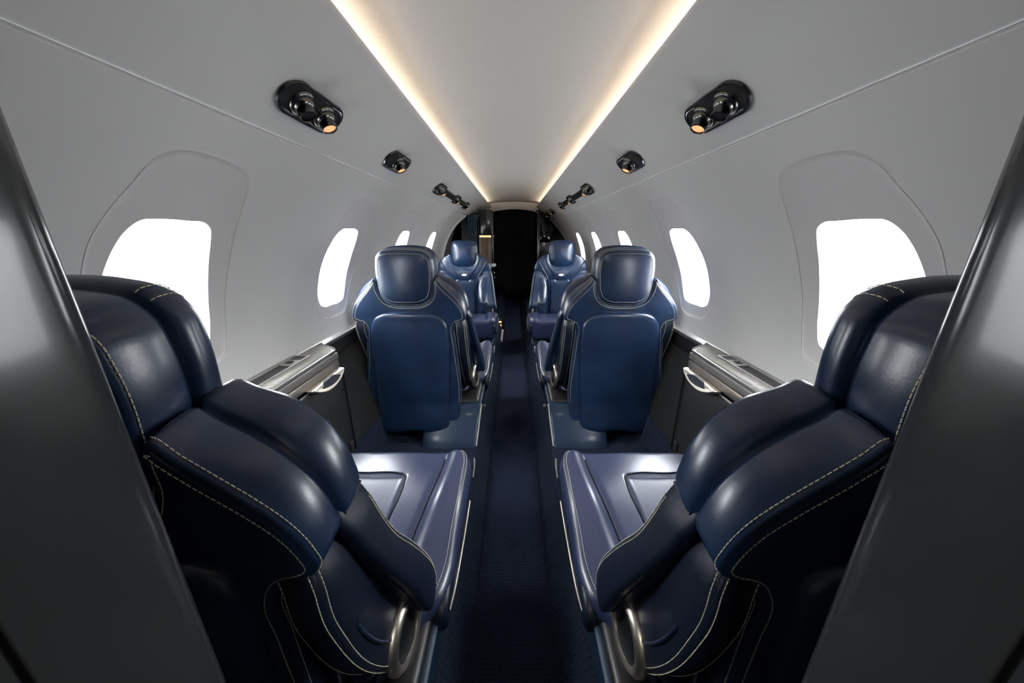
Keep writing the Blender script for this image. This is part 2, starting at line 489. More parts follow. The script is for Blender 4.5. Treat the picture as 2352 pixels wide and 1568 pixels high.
    g = G(); g.lathe([(.0, .001), (.024, .001), (.026, -.004)], (0, 0, 0), (0, 1, 0), 20)
    g.v = [(v[0], v[1] + .129, .690 + v[2] * .42) for v in g.v]
    bk = g.make('belt_guide', 'white', yo, sx); bk['label'] = 'white oval belt guide'
    Mp = spline(sym([(0, .636), (.04, .637), (.062, .648), (.085, .640), (.096, .60), (.098, .45), (.098, .33), (.09, .300), (0, .295)]), 5)
    g = G(); slab(g, Mp, Mp, lambda u, v, tt: (u, lerp(.08, .120 + .012 * smooth((.5 - v) / .15), tt), v), padlay(.005), puff=(0, .1), pw=.04, step=.014, caps=(False, True))
    g.make('centre_pad', 'leather', t, sx, 60)
    for side in (1, -1):
        Lp = spline([(.128, .32), (.124, .42), (.124, .54), (.134, .61), (.160, .660), (.205, .690), (.234, .680), (.238, .62), (.240, .48), (.240, .385), (.228, .320)], 5)
        by = lambda v: interp([.37, .435, .484, .545, .608, .684, .72], [.20, .222, .203, .172, .137, .113, .108], v)
        g = G(); slab(g, Lp, Lp, lambda u, v, tt, side=side: (side * u, lerp(.09, by(v) + .002, tt), v), padlay(.010), puff=(0, .35), pw=.04, step=.014, caps=(False, True))
        g.make('bolster_pad', 'leather', t, sx, 60)
        g = G(); g.tube([(side * p.x, .118, p.y) for p in spline([(.218, .815), (.165, .725), (.125, .655), (.112, .60), (.110, .45), (.111, .32)], 5, closed=False)], .005, 8); g.make('piping', 'leather', t, sx)
    # ---- cushion
    ax = .333
    Co = spline([(.05, .672), (.20, .671), (.290, .668), (.318, .655), (ax - .003, .62), (ax, .55), (ax - .001, .38), (ax - .006, .27), (ax - .018, .232), (.285, .205), (.22, .10), (.10, .09),
                 (-.12, .09), (-.148, .14), (-.15, .36), (-.15, .60), (-.138, .655), (-.09, .671)], 5)
    def mpq(u, v, tt): return (u, v, lerp(seat_cushion_top(u, v), .285 if True else 0, tt))
    def mpq2(u, v, tt):
        z = lerp(seat_cushion_top(u, v), .195, tt)
        # front roll
        z -= .0
        return (u, v, z)
    g = G(); slab(g, Co, Co, mpq2, [(0, .020), (.02, .012), (.06, .005), (.13, 0), (.22, -.001), (.28, .000), (.38, .005), (.6, .010), (.85, .016), (1, .035)], step=.0085, pw=.02)
    cu = g.make('seat_cushion', 'leather_seat', t, sx, 60)
    g = G(); g.tube([(.250 - .045 * (1 - smooth((y_ / 40 - .15) / .5)), y_ / 40, seat_cushion_top(.250 - .045 * (1 - smooth((y_ / 40 - .15) / .5)), y_ / 40) + .0022) for y_ in range(5, 26)], .0022, 6)
    g.make('seam', 'leather_dark', cu, sx)
    g = G()
    ins = spline([(-.105, .14), (-.105, .30), (-.105, .52), (-.101, .548), (-.080, .558), (.02, .559), (.125, .557), (.148, .549), (.152, .525), (.147, .40), (.135, .16)], 6, closed=False)
    g.tube([(p.x, p.y, seat_cushion_top(p.x, p.y) + .0015) for p in ins], .0026, 8)
    g.make('piping', 'leather_dark', cu, sx)
    cs = ST()
    for d in (.011, .0195):
        R = inset(Co, d)[12:41]
        dashes(cs, [Vector((p.x, p.y, seat_cushion_top(p.x, p.y) + .0006 - (.0035 if d < .012 else 0))) for p in R], pitch=.0058, dash=.004)
    cs.make('stitching', 'stitch', cu, sx)
    g = G(); g.tube([(.3365, .668, .350), (.338, .645, .335), (.337, .61, .322)], .0028, 8); g.make('belt_anchor', 'silver', cu, sx)
    # ---- side frame with metal inlay
    So = spline([(.215, .300), (.40, .312), (.62, .345), (.660, .338), (.668, .30), (.655, .255), (.60, .222), (.42, .200), (.30, .205), (.235, .235), (.212, .27)], 5)
    g = G(); slab(g, So, So, lambda u, v, tt: (.330 - .030 * tt - .020 * max(0, .27 - v) / .07, u, v), [(0, .010), (.1, .004), (.3, 0), (.9, 0), (1, .004)], step=.02)
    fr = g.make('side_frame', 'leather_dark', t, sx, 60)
    g = G(); g.tube(spline([(.3285, .575, .262), (.3285, .50, .258), (.3295, .38, .264), (.3295, .29, .274), (.3285, .235, .290)], 5, closed=False), .0038, 10, flat=1.0)
    g.make('metal_inlay', 'metal', fr, sx)
    if side or True:
        So2 = spline([(.10, .29), (.40, .31), (.62, .335), (.665, .33), (.66, .26), (.60, .222), (.40, .20), (.12, .20)], 5)
        g = G(); slab(g, So2, So2, lambda u, v, tt: (-.150 + .02 * tt, u, v), [(0, .006), (.3, 0), (1, 0)], step=.03)
        g.make('side_frame', 'leather_dark', t, sx, 60)
    # ---- under-seat pan and pedestal
    g = G(); g.box(-.13, .30, .0, .60, .205, .30, .02, 3); g.make('seat_pan', 'black', t, sx)
    Pd = spline([(-.128, .122, 'c'), (-.108, .150), (-.074, .185), (-.035, .23), (-.008, .285, 'c'), (.48, .285, 'c'), (.50, .20), (.53, .16), (.55, .122, 'c')], 5)
    def mpp(u, v, tt):
        x = lerp(.292, .044, tt) + .018 * (v - .12) / .16 * (1 - tt); bulge = .012 * (1 - (2 * tt - 1) ** 2)
        return (x, u - (bulge if u < 0 else 0), v)
    g = G(); slab(g, Pd, Pd, mpp, [(0, .006), (.02, .001), (.05, 0), (.2, 0), (.35, 0), (.5, 0), (.65, 0), (.8, 0), (.95, 0), (1, .006)], step=.03)
    pe = g.make('pedestal', 'shell', t, sx, 50)
    g = G(); g.tube([(.294, -.124, .126), (.297, -.100, .156), (.301, -.066, .19), (.306, -.028, .235), (.311, -.004, .28)], .004, 8); g.make('edge_trim', 'steel', pe, sx)
    if not near:
      g = G(); g.lathe([(.004, -.02), (.004, 0), (.010, .0), (.011, .008), (.007, .012)], (.300, .215, .150), (1, 0, 0), 14); g.make('bolt', 'silver', pe, sx)
    # ---- pivot with metal ring on the aisle side
    ctr = (.252, .154, .363); ax_ = Vector((1, -.10, .02)).normalized()
    g = G(); g.lathe([(.030, -.03), (.050, -.012), (.060, .0), (.062, .012)], ctr, ax_, 40); kn = g.make('pivot_housing', 'leather_dark', t, sx)
    g = G(); g.lathe([(.062, .008), (.064, .012), (.063, .020), (.057, .0255), (.050, .0265), (.046, .024), (.046, .014)], ctr, ax_, 48, cap=False); g.make('metal_ring', 'metal', kn, sx)
    g = G(); g.lathe([(.046, .012), (.046, .0215), (.030, .0235), (.001, .024)], ctr, ax_, 40); g.make('centre_disc', 'black', kn, sx)
    st.make('stitching', 'stitch', t, sx)
    return t

SX = .466
seats = [
    ('foreground navy leather seat on the left of the aisle, seen from behind over its shoulder', (-SX, .277, 0), 0, 1, True),
    ('foreground navy leather seat on the right of the aisle, seen from behind over its shoulder', (SX + .009, .275, 0), 0, -1, True),
    ('middle row navy leather seat on the left of the aisle, its whole back facing us', (-SX, 1.46, 0), 0, 1, False),
    ('middle row navy leather seat on the right of the aisle, its whole back facing us', (SX + .010, 1.46, 0), 0, -1, False),
    ('far navy leather seat left of the aisle, facing us, partly behind the middle left seat', (-SX - .01, 3.41, 0), math.pi, -1, False),
    ('far navy leather seat right of the aisle, facing us, partly behind the middle right seat', (SX - .01, 3.41, 0), math.pi, 1, False),
]
for s in seats: build_seat(*s)

# ================================================================== CABIN SHELL
R0, ZC = .76, .765
def cyl(th, y, r=R0): return (r * math.sin(th), y, ZC + r * math.cos(th))
def th_of_z(z): return math.acos((z - ZC) / R0)
TH_CR = math.asin(.566 / R0); TH_BOT = th_of_z(.648)
TH_LIP = math.asin(.352 / R0)

W1p = [(.569, .97), (.573, .992), (.583, 1.037), (.606, 1.086), (.638, 1.137), (.663, 1.178), (.695, 1.200), (.766, 1.209), (.840, 1.203), (.882, 1.190), (.898, 1.165), (.900, 1.123), (.893, 1.06),
       (.881, .966), (.868, .89), (.855, .80), (.838, .75), (.79, .735), (.64, .732), (.60, .745), (.585, .78), (.575, .87)]
W1w = [(.600, .96), (.612, 1.0), (.625, 1.030), (.643, 1.058), (.668, 1.077), (.70, 1.080), (.765, 1.079), (.805, 1.076), (.821, 1.064), (.825, 1.04), (.824, .99), (.820, .90), (.812, .82), (.80, .79), (.77, .78), (.64, .778), (.61, .79), (.600, .82), (.597, .89)]
W2p = [(1.293, .836), (1.311, .915), (1.345, 1.0), (1.387, 1.086), (1.422, 1.151), (1.455, 1.182), (1.495, 1.197), (1.607, 1.201), (1.675, 1.196), (1.70, 1.175), (1.70, 1.13), (1.683, 1.072), (1.635, .934), (1.57, .845), (1.525, .774), (1.50, .738),
       (1.46, .722), (1.382, .722), (1.315, .727), (1.287, .745), (1.284, .78)]
W2w = [(1.307, .87), (1.340, .963), (1.375, 1.015), (1.405, 1.050), (1.448, 1.074), (1.50, 1.077), (1.565, 1.076), (1.592, 1.066), (1.596, 1.04), (1.570, .956), (1.535, .88), (1.508, .808), (1.490, .782), (1.460, .774), (1.39, .774), (1.335, .777), (1.309, .792), (1.300, .82)]
def shift(L, dy): return [(y + dy, z) for y, z in L]
def straighten(L, yc, k):   # less lean
    return [(y - k * (z - .95), z) for y, z in L]
N_ANG = 112
def ray_ring(poly, cy, cs, angs):
    out = []; n = len(poly)
    for a in angs:
        d = Vector((math.cos(a), math.sin(a))); best = None
        for i in range(n):
            p = poly[i]; q = poly[(i + 1) % n]; e = q - p
            den = d.x * e.y - d.y * e.x
            if abs(den) < 1e-12: continue
            w_ = p - Vector((cy, cs)); tt = (w_.x * e.y - w_.y * e.x) / den; uu = (w_.x * d.y - w_.y * d.x) / den
            if tt > 0 and -1e-6 <= uu <= 1 + 1e-6 and (best is None or tt < best): best = tt
        out.append(Vector((cy, cs)) + d * best)
    return out
wincount = [0]
def bay(gw, y0, y1, panel, win, sx, side):
    s0, s1 = TH_CR * R0, TH_BOT * R0
    P = spline([(y, th_of_z(z) * R0) for y, z in panel], 5); Wn = spline([(y, th_of_z(z) * R0) for y, z in win], 5)
    cy = sum(p.x for p in Wn) / len(Wn); cs = (min(p.y for p in P) + max(p.y for p in P)) / 2
    rect = [Vector((y0, s0)), Vector((y1, s0)), Vector((y1, s1)), Vector((y0, s1))]
    angs = [2 * math.pi * i / N_ANG for i in range(N_ANG)]
    for c in rect:
        a = math.atan2(c.y - cs, c.x - cy) % (2 * math.pi)
        k = min(range(len(angs)), key=lambda i: abs(angs[i] - a)); angs[k] = a
    angs.sort()
    rr = ray_ring(rect, cy, cs, angs); pr = ray_ring(P, cy, cs, angs)
    # window ring taken by its own angle about its own centre
    wc = Vector((cy, sum(p.y for p in Wn) / len(Wn)))
    wr = ray_ring(Wn, wc.x, wc.y, angs)
    n = len(angs)
    def ring(pts, r): return [cyl(p.y / R0, p.x, r) for p in pts]
    vs = []; K = 10
    for i in range(K + 1):
        vs += ring([a.lerp(b, i / K) for a, b in zip(rr, pr)], R0)
    fs = [(i * n + k, i * n + (k + 1) % n, (i + 1) * n + (k + 1) % n, (i + 1) * n + k) for i in range(K) for k in range(n)]
    gw.add(vs, fs)
    # window unit
    def ins2(pts, d): return inset(pts, d)
    def rb(b): return ring([a.lerp(c_, b) for a, c_ in zip(pr, wr)], 0) if False else [a.lerp(c_, b) for a, c_ in zip(pr, wr)]
    seq = [(ring(pr, R0), 0), (ring(rb(.02), R0 + .0018), 0), (ring(rb(.05), R0 + .0018), 0), (ring(rb(.065), R0 + .0004), 0), (ring(rb(.10), R0 + .0010), 0)]
    for q in (.25, .4, .6, .8): seq.append((ring(rb(q), R0 + .0010 + .001 * q), 0))
    seq += [(ring(wr, R0 + .0020), 0), (ring(inset(wr, .0006), R0 + .0035), 0), (ring(inset(wr, .001), R0 + .014), 0)]
    vs = []
    for s_, _ in seq: vs += s_
    fs = [(i * n + k, i * n + (k + 1) % n, (i + 1) * n + (k + 1) % n, (i + 1) * n + k) for i in range(len(seq) - 1) for k in range(n)]
    wincount[0] += 1
    o = struct(mesh('window_%d' % wincount[0], vs, fs, 'surround', None, sx, 50))
    V, Fc = cap(inset(wr, .0005), .03)
    mesh('pane', [cyl(p.y / R0, p.x, R0 + .012) for p in V], [tuple(f) for f in Fc], 'pane', o, sx)
def plain(gw, ya, yend, ny=8, nt=14, th0=None, th1=None):
    th0 = TH_CR if th0 is None else th0; th1 = TH_BOT if th1 is None else th1
    vs = []
    for i in range(nt + 1):
        th = lerp(th0, th1, i / nt); ye = yend(th) if callable(yend) else yend
        for j in range(ny + 1): vs.append(cyl(th, lerp(ya, ye, j / ny)))
    fs = [(i * (ny + 1) + j, i * (ny + 1) + j + 1, (i + 1) * (ny + 1) + j + 1, (i + 1) * (ny + 1) + j) for i in range(nt) for j in range(ny)]
    gw.add(vs, fs)
YP = .158
def endL(th):
    z = ZC + R0 * math.cos(th); return interp([.65, .836, 1.0, 1.155, 1.275], [3.52, 3.66, 3.76, 3.90, 4.17], z)
def endR(th):
    z = ZC + R0 * math.cos(th); return interp([.65, .97, 1.056, 1.254, 1.30], [4.40, 4.72, 4.95, 5.31, 5.4], z)
for sx, side in ((-1, 'left'), (1, 'right')):
    gw = G()
    plain(gw, -1.2, YP)
    bay(gw, YP, 1.08, W1p, W1w, sx, side)
    bay(gw, 1.08, 1.90, W2p, W2w, sx, side)
    bay(gw, 1.90, 2.70, straighten(shift(W2p, .80), 2.25, .12), straighten(shift(W2w, .80), 2.25, .12), sx, side)
    bay(gw, 2.70, 3.50, straighten(shift(W2p, 1.60), 3.05, .02), straighten(shift(W2w, 1.60), 3.05, .02), sx, side)
    if side == 'right':
        bay(gw, 3.50, 4.28, shift(W2p, 2.38), shift(W2w, 2.38), sx, side)
        plain(gw, 4.28, endR)
    else:
        plain(gw, 3.50, endL)
    for yy in (YP, 1.08, 1.90, 2.70, 3.50) + ((4.28,) if side == 'right' else ()):
        th_ = [lerp(TH_CR - .02, TH_BOT, i / 32) for i in range(33)]
        gw.add([cyl(a, yy + d, R0 + .0012) for a in th_ for d in (-.035, .035)], [(2 * i, 2 * i + 1, 2 * i + 3, 2 * i + 2) for i in range(32)])
    for tc_ in (TH_CR, TH_BOT):
        gw.add([cyl(tc_ + d, yy, R0 + .0025) for yy in (-1.2, 4.3 if side == 'right' else 3.6) for d in (-.02, -.01, 0, .008, .016)], [(i, i + 1, i + 6, i + 5) for i in range(4)])
    struct(gw.make('wall_' + side, 'wall', None, sx, 40, fixn=False))
    # end trim following the edge of the lining
    fn = endR if side == 'right' else endL
    g = G(); g.tube([cyl(lerp(TH_CR, TH_BOT, i / 24), fn(lerp(TH_CR, TH_BOT, i / 24)) + .01, R0 + .002) for i in range(25)], .018, 8)
    struct(g.make('trim_1' if side == 'left' else 'trim_2', 'wall', None, sx))
    # headliner with its crease against the wall lining
    def hl_end(th):
        x = R0 * math.sin(th)
        return interp([.33, .48, .535, .566], [5.35, 5.40, 5.10 if side == 'left' else 5.42, 4.17 if side == 'left' else 5.40], x)
    prof = []
    prof.append((cyl(TH_CR + .001, 0, R0 + .010), TH_CR)); prof.append((cyl(TH_CR + .0005, 0, R0 + .001), TH_CR)); prof.append((cyl(TH_CR - .004, 0, R0 + .006), TH_CR))
    prof.append((cyl(TH_CR - .0075, 0, R0 + .0015), TH_CR)); prof.append((cyl(TH_CR - .011, 0, R0 - .002), TH_CR)); prof.append((cyl(TH_CR - .016, 0, R0 - .0025), TH_CR))
    for i in range(1, 19):
        th = lerp(TH_CR - .02, TH_LIP, i / 18); x = R0 * math.sin(th)
        dr = -.0025 - .0075 * math.exp(-((x - .415) / .042) ** 2)
        prof.append((cyl(th, 0, R0 + dr), th))
    for p in [(.343, 1.4395), (.336, 1.4440), (.331, 1.4495), (.3300, 1.4535), (.3315, 1.4570), (.336, 1.4590), (.345, 1.457), (.38, 1.440), (.42, 1.420), (.462, 1.390)]:
        prof.append(((p[0], 0, p[1]), TH_LIP))
    ny = 12; vs = []
    for p, th in prof:
        ye = hl_end(th)
        for j in range(ny + 1): vs.append((p[0], lerp(-1.2, ye, j / ny), p[2]))
    fs = [(i * (ny + 1) + j, i * (ny + 1) + j + 1, (i + 1) * (ny + 1) + j + 1, (i + 1) * (ny + 1) + j) for i in range(len(prof) - 1) for j in range(ny)]
    struct(mesh('ceiling_' + side, vs, fs, 'liner', None, sx, 50))
    # LED strip in the cove
    g = G(); g.box(.400, .408, -.2, 5.1, 1.452, 1.460)
    tag(g.make('cove_light', 'led', None, sx), 'warm strip light hidden in the %s ceiling cove' % side, 'light', 'cove lights')
# centre ceiling panel
prof = [(.458, 1.392), (.440, 1.43), (.421, 1.465), (.405, 1.486), (.385, 1.497), (.35, 1.505), (.28, 1.514), (.18, 1.521), (.09, 1.524), (0, 1.525)]
full = prof + [(-x, z) for x, z in reversed(prof[:-1])]
g = G(); g.extrude(full, -1.2, 5.42, 14)
struct(g.make('ceiling', 'liner', None, 1, 60))
# front lip closing the ceiling, arched below
vs = []; n = 24
for i in range(n + 1):
    x = lerp(-.43, .43, i / n); zb = 1.425 - .35 * x * x
    vs += [(x, 5.36, 1.56), (x, 5.36, zb), (x, 5.40, zb), (x, 5.40, 1.56)]
fs = [(4 * i + k, 4 * i + (k + 1) % 4, 4 * i + 4 + (k + 1) % 4, 4 * i + 4 + k) for i in range(n) for k in range(4)]
struct(mesh('wall_ceiling_end', vs, fs, 'liner', None, 1, 50))

# floor: side platforms, carpeted lower side, dropped aisle
g = G(); g.extrude([(-.64, .262), (-.622, .240), (-.590, .14), (-.575, .120), (-.176, .120), (-.170, .117), (-.125, .006), (-.118, 0), (-.06, 0), (0, 0), (.06, 0), (.118, 0), (.125, .006), (.170, .117), (.176, .120), (.575, .120),
                    (.590, .14), (.622, .240), (.64, .262)], -1.2, 6.4, 1)
struct(g.make('floor', 'carpet', None, 1, 60))
g = G(); g.extrude([(-.112, .0005), (-.110, .004), (0, .004), (.110, .004), (.112, .0005)], -1.2, 6.2)
tag(g.make('aisle_runner', 'aisle', None, 1), 'dark navy ribbed carpet runner along the sunken aisle', 'carpet')

# lower side lining and silver ledge trim
for sx, side in ((-1, 'left'), (1, 'right')):
    yE = 4.3
    g = G(); g.extrude([(.752, .640), (.744, .612), (.738, .585), (.744, .581), (.744, .578), (.733, .572), (.715, .52), (.680, .40), (.655, .32), (.632, .258), (.628, .235)], -1.2, yE)
    struct(g.make('wall_lower_' + side, 'side', None, sx, 30))
    g = G(); g.extrude([(.775, .645), (.775, .668), (.762, .662), (.750, .6555), (.738, .6535), (.731, .648), (.731, .636), (.745, .628), (.76, .63)], -1.2, yE, 1, closed=True)
    struct(g.make('trim_' + ('3' if side == 'left' else '4'), 'silver', None, sx, 40))

# outer fuselage skin ahead of the lining
for sx, side, ya in ((-1, 'left', 3.34), (1, 'right', 4.15)):
    g = G(); g.extrude([(lerp(.87, .80, min(1, i / 3)) * math.sin(.60 + 2.54 * i / 20), ZC + lerp(.87, .80, min(1, i / 3)) * math.cos(.60 + 2.54 * i / 20)) for i in range(21)], ya, 6.34, 2)
    struct(g.make('wall_skin_' + side, 'skin' if side == 'left' else 'side', None, sx, 60, fixn=False))

g = G(); g.extrude([(.86 * math.sin(-.80 + 1.60 * i / 16), ZC + .86 * math.cos(-.80 + 1.60 * i / 16)) for i in range(17)], -1.25, 6.34, 2)
struct(g.make('ceiling_skin', 'gloss_black', None, 1, 60, fixn=False))

# ================================================================== SIDE CONSOLES
def console(sx, side):
    t = thing('side_console', 'side console with ribbed metal top and pull handle on the %s wall' % side, 'console', (0, 0, 0), 0, 'side consoles')
    y0, y1 = .535, 1.150
    # body: dark leather face, tapering down
    prof = [(.646, .590), (.636, .585), (.630, .57), (.628, .45), (.624, .30), (.622, .246), (.66, .246), (.74, .575), (.74, .60)]
    g = G(); g.extrude(prof, y0, y1 - .01, 4, closed=True)
    g.make('body', 'side', t, sx, 40)
    # nose panel in front of the body, falling back to the wall
    # top plate
    TY = [(y0, .640, 'c'), (1.06, .640), (y1 - .014, .641), (y1, .648), (1.175, .672), (1.200, .712), (1.235, .744, 'c'), (y0, .744, 'c')]
    TP = spline([(a[1], a[0]) + tuple(a[2:]) for a in TY], 5)
    g = G(); slab(g, TP, TP, lambda u, v, q: (u, v, lerp(.6575, .640, q)), [(0, .002), (.15, 0), (1, 0)], step=.05)
    tp = g.make('top_plate', 'steel_dark', t, sx, 40)
    # ribs across the top
    y = y0 + .01; k = 0
    while y < y1 + .02:
        xi = .648 if y < y1 - .02 else interp([y1 - .02, y1, 1.175], [.650, .662, .682], y)
        xo_ = .692 if y < y1 - .075 else .740
        if xo_ > xi + .01:
            r = G(); r.box(xi, xo_, y, y + .0042, .656, .6605, .0008, 1)
            if k < 90: r.make('rib', 'steel', tp, sx, 40)
        y += .0088; k += 1
    # rim strips
    g = G(); g.box(.638, .647, y0, y1 - .006, .652, .6605, .0015); g.make('rim', 'silver', t, sx)
    g = G(); g.tube(spline([(.642, y1 - .008, .657), (.648, y1 + .004, .657), (.672, 1.178, .657), (.712, 1.203, .657), (.738, 1.232, .657)], 5, closed=False), .0035, 8); g.make('rim', 'silver', t, sx)
    # recessed tray
    g = G(); g.box(.697, .738, y0, 1.015, .6565, .6590, .001); g.make('tray', 'black', t, sx)
    g = G(); g.box(.6925, .6975, y0, 1.08, .656, .6625, .001); g.box(.7375, .743, y0, 1.08, .656, .6635, .001); g.box(.694, .742, 1.075, 1.081, .656, .6625, .001); g.make('tray_rim', 'silver', t, sx)
    g = G(); g.box(.699, .737, .985, 1.035, .6590, .6625, .002); sw = g.make('switch_plate', 'steel', t, sx)
    g = G()
    for yy in (1.000, 1.012): g.box(.708, .728, yy, yy + .006, .6620, .6650, .001)
    g.make('button', 'black', sw, sx)
    # fascia strips
    g = G(); g.box(.633, .648, y0, y1 - .004, .628, .650, .002); g.make('fascia', 'steel', t, sx)
    g = G(); g.box(.628, .645, y0, y1 - .016, .600, .6265, .002); g.make('table_edge', 'metal', t, sx)
    g = G(); g.tube([(.629, y0, .588), (.629, y1 - .02, .588)], .003, 8); g.make('slot_trim', 'silver', t, sx)
    # crescent pull handle
    Ho = spline([(.925, .600, 'c'), (1.125, .600, 'c'), (1.118, .592), (1.090, .578), (1.055, .569), (1.02, .566), (.985, .569), (.955, .579), (.932, .592)], 5)
    g = G(); slab(g, Ho, Ho, lambda u, v, q: (lerp(.605, .628, q) + (v - .6) * .3, u, v), [(0, .005), (.2, .001), (.5, 0), (1, 0)], step=.02)
    h = g.make('handle', 'metal', t, sx, 40)
    Hi = spline([(.975, .595), (1.075, .595), (1.083, .591), (1.065, .583), (1.03, .579), (.995, .582), (.968, .591)], 5)
    g = G(); slab(g, Hi, Hi, lambda u, v, q: (lerp(.6035, .610, q) + (v - .6) * .3, u, v), [(0, .001), (1, 0)], step=.02)
    g.make('grip_recess', 'leather_dark', h, sx, 40)
    # outlet
    g = G(); g.box(.617, .624, 1.10, 1.128, .262, .30, .002); g.make('outlet', 'steel_dark', t, sx)
    g = G(); g.tube([(.6235, y1 - .012, .59), (.621, y1 - .010, .40), (.619, y1 - .010, .25)], .003, 6); g.make('edge_seam', 'black', t, sx)
for sx, side in ((-1, 'left'), (1, 'right')): console(sx, side)

# ================================================================== OVERHEAD READING LIGHTS
def lamp(sx, y, kinds, label, x=.49, L=.118, Wd=.043):
    th = math.asin(x / R0); c = Vector(cyl(th, y, R0 - .003))
    nrm = Vector((-math.sin(th), 0, -math.cos(th))); tv = Vector((math.cos(th), 0, -math.sin(th)))  # outward-down tangent
    def P(u, v, h): return Vector(cyl(th + v / R0, y + u, R0 - .007 - h))
    t = thing('reading_light', label, 'reading light', (c.x * sx, c.y, c.z), 0, 'overhead reading lights')
    inv = lambda p: (p.x - c.x, p.y - c.y, p.z - c.z)
    O = spline([(-L, -.016), (-L * .80, -Wd * .9), (-L * .35, -Wd), (L * .35, -Wd), (L * .80, -Wd * .9), (L, -.016), (L, .016), (L * .80, Wd * .9), (L * .35, Wd), (-L * .35, Wd), (-L * .80, Wd * .9), (-L, .016)], 5)
    I = inset(O, .010); n = len(O); vs = []
    for R_, h in ((O, -.001), (inset(O, .002), .0035), (inset(O, .007), .004), (I, .001), (inset(O, .0125), -.0005 + .001)):
        vs += [inv(P(p.x, p.y, h)) for p in R_]
    fs = [(i * n + k, i * n + (k + 1) % n, (i + 1) * n + (k + 1) % n, (i + 1) * n + k) for i in range(4) for k in range(n)]
    mesh('bezel', vs, fs, 'bezel', t, sx)
    V, Fc = cap(inset(O, .0115), .02)
    mesh('recess', [inv(P(p.x, p.y, .0009)) for p in V], [tuple(f) for f in Fc], 'black', t, sx)
    for off, kind in kinds:
        p0 = P(off, 0, .002); o3 = Vector(inv(p0))
        d = (nrm * .9 + Vector((0, -.22, -.55))).normalized()
        g = G(); g.lathe([(.032, .000), (.031, .003), (.027, .006)], o3, nrm, 28); sk = g.make('socket', 'gun', t, sx)
        g = G(); g.lathe([(.025, .000), (.025, .007), (.022, .013), (.0175, .016), (.0175, .018), (.0188, .019), (.0188, .034), (.0170, .035), (.0158, .032)], o3, d, 28, cap=False)
        nz = g.make('nozzle', 'gun', t, sx)
        g = G(); g.lathe([(.0163, .030), (.001, .0305)], o3, d, 24)
        if kind == 'light': g.make('lens', 'lens', nz, sx)
        else: g.make('vent_opening', 'black', nz, sx)
for sx, side in ((-1, 'left'), (1, 'right')):
    lamp(sx, .945, ((-.048, 'vent'), (.045, 'light')), 'nearest overhead unit with air vent and lit spotlight in the %s ceiling' % side)
    lamp(sx, 1.57, ((0, 'light'),), 'second overhead unit with a single spotlight in the %s ceiling' % side)
    lamp(sx, 2.42, ((-.045, 'vent'), (.04, 'light')), 'third overhead unit, double, at the near end of the black strip in the %s ceiling' % side)
    lamp(sx, 3.07, ((0, 'light'),), 'fourth overhead unit, between two black strips in the %s ceiling' % side)
    lamp(sx, 3.67, ((0, 'light'),), 'fifth overhead unit, at the far end of the black strips in the %s ceiling' % side)
    for (a, b, nm) in ((2.53, 2.97, 'longer black strip joining two overhead units in the %s ceiling'), (3.18, 3.56, 'shorter far black strip joining two overhead units in the %s ceiling')):
        vs = []; pr = []
        for q in (-.024, -.020, -.006, .006, .020, .024):
            th = math.asin(.49 / R0) + q / R0; pr.append(cyl(th, 0, R0 - (.004 if abs(q) > .022 else .008 if abs(q) > .01 else .006)))
        g = G(); g.extrude([(p[0], p[2]) for p in pr], a, b, 1, closed=True)
        tag(g.make('light_rail', 'black', None, sx, 30), nm % side, 'rail', 'overhead light rails')
lamp(1, 4.55, ((0, 'light'),), 'sixth overhead unit, just beyond the black strips in the right ceiling')
lamp(1, 5.1, ((0, 'light'),), 'farthest overhead unit at the end of the right ceiling')

# ================================================================== REAR PARTITIONS (doorway the camera stands in)
def partition(sx, side):
    plan = [(.30, -.16), (.262, -.10), (.232, -.04), (.214, .02), (.205, .060), (.2005, .080), (.1992, .0885), (.2020, .0895), (.2020, .0912), (.1988, .0922), (.1980, .095), (.1980, .110), (.1980, .136),
            (.1980, .1425), (.1982, .1465), (.1992, .1500), (.2018, .1540), (.2062, .1570), (.2120, .158)]
    zs = [.0] + [.12, .25, .40, .55, .65, .75, .85, .95, 1.05, 1.15, 1.25, 1.33, 1.40, 1.455, 1.50]
    vs = []; n = len(plan)
    for z in zs:
        if z >= .65: xw = math.sqrt(max(.0, R0 ** 2 - (z - ZC) ** 2))
        else: xw = interp([0, .12, .25, .40, .65], [.55, .575, .63, .68, .75], z)
        xw = max(xw, .23)
        for x, y in plan: vs.append((x, y, z))
        vs.append((xw, .158, z)); vs.append((xw, -.16, z))
    m = n + 2
    fs = [(i * m + k, i * m + (k + 1) % m, (i + 1) * m + (k + 1) % m, (i + 1) * m + k) for i in range(len(zs) - 1) for k in range(m)]
    struct(mesh('wall_rear_' + side, vs, fs, 'gloss', None, sx, 40))
partition(-1, 'left'); partition(1, 'right')
g = G(); g.box(-.78, .78, -1.25, -1.2, -.05, 1.56); struct(g.make('wall_rear', 'wall'))

# ================================================================== FRONT OF THE CABIN
# bulkheads, corridor and the dark drape at its end
g = G(); g.box(-.80, .80, 6.3, 6.34, -.05, 1.6); struct(g.make('wall_front', 'drape'))
g = G(); g.box(-.78, -.545, 4.30, 4.33, .12, 1.30, .004); struct(g.make('wall_front_left', 'gloss'))
g = G(); g.box(.33, .79, 5.36, 5.40, .12, 1.42, .004); struct(g.make('wall_front_right', 'gloss_black'))
for sx, side, yy in ((-1, 'left', 4.3), (1, 'right', 5.42)):
    g = G(); g.box(.625, .80, yy, 6.3, -.02, 1.35, .01); struct(g.make('wall_corridor_' + side, 'gloss_black', None, sx))
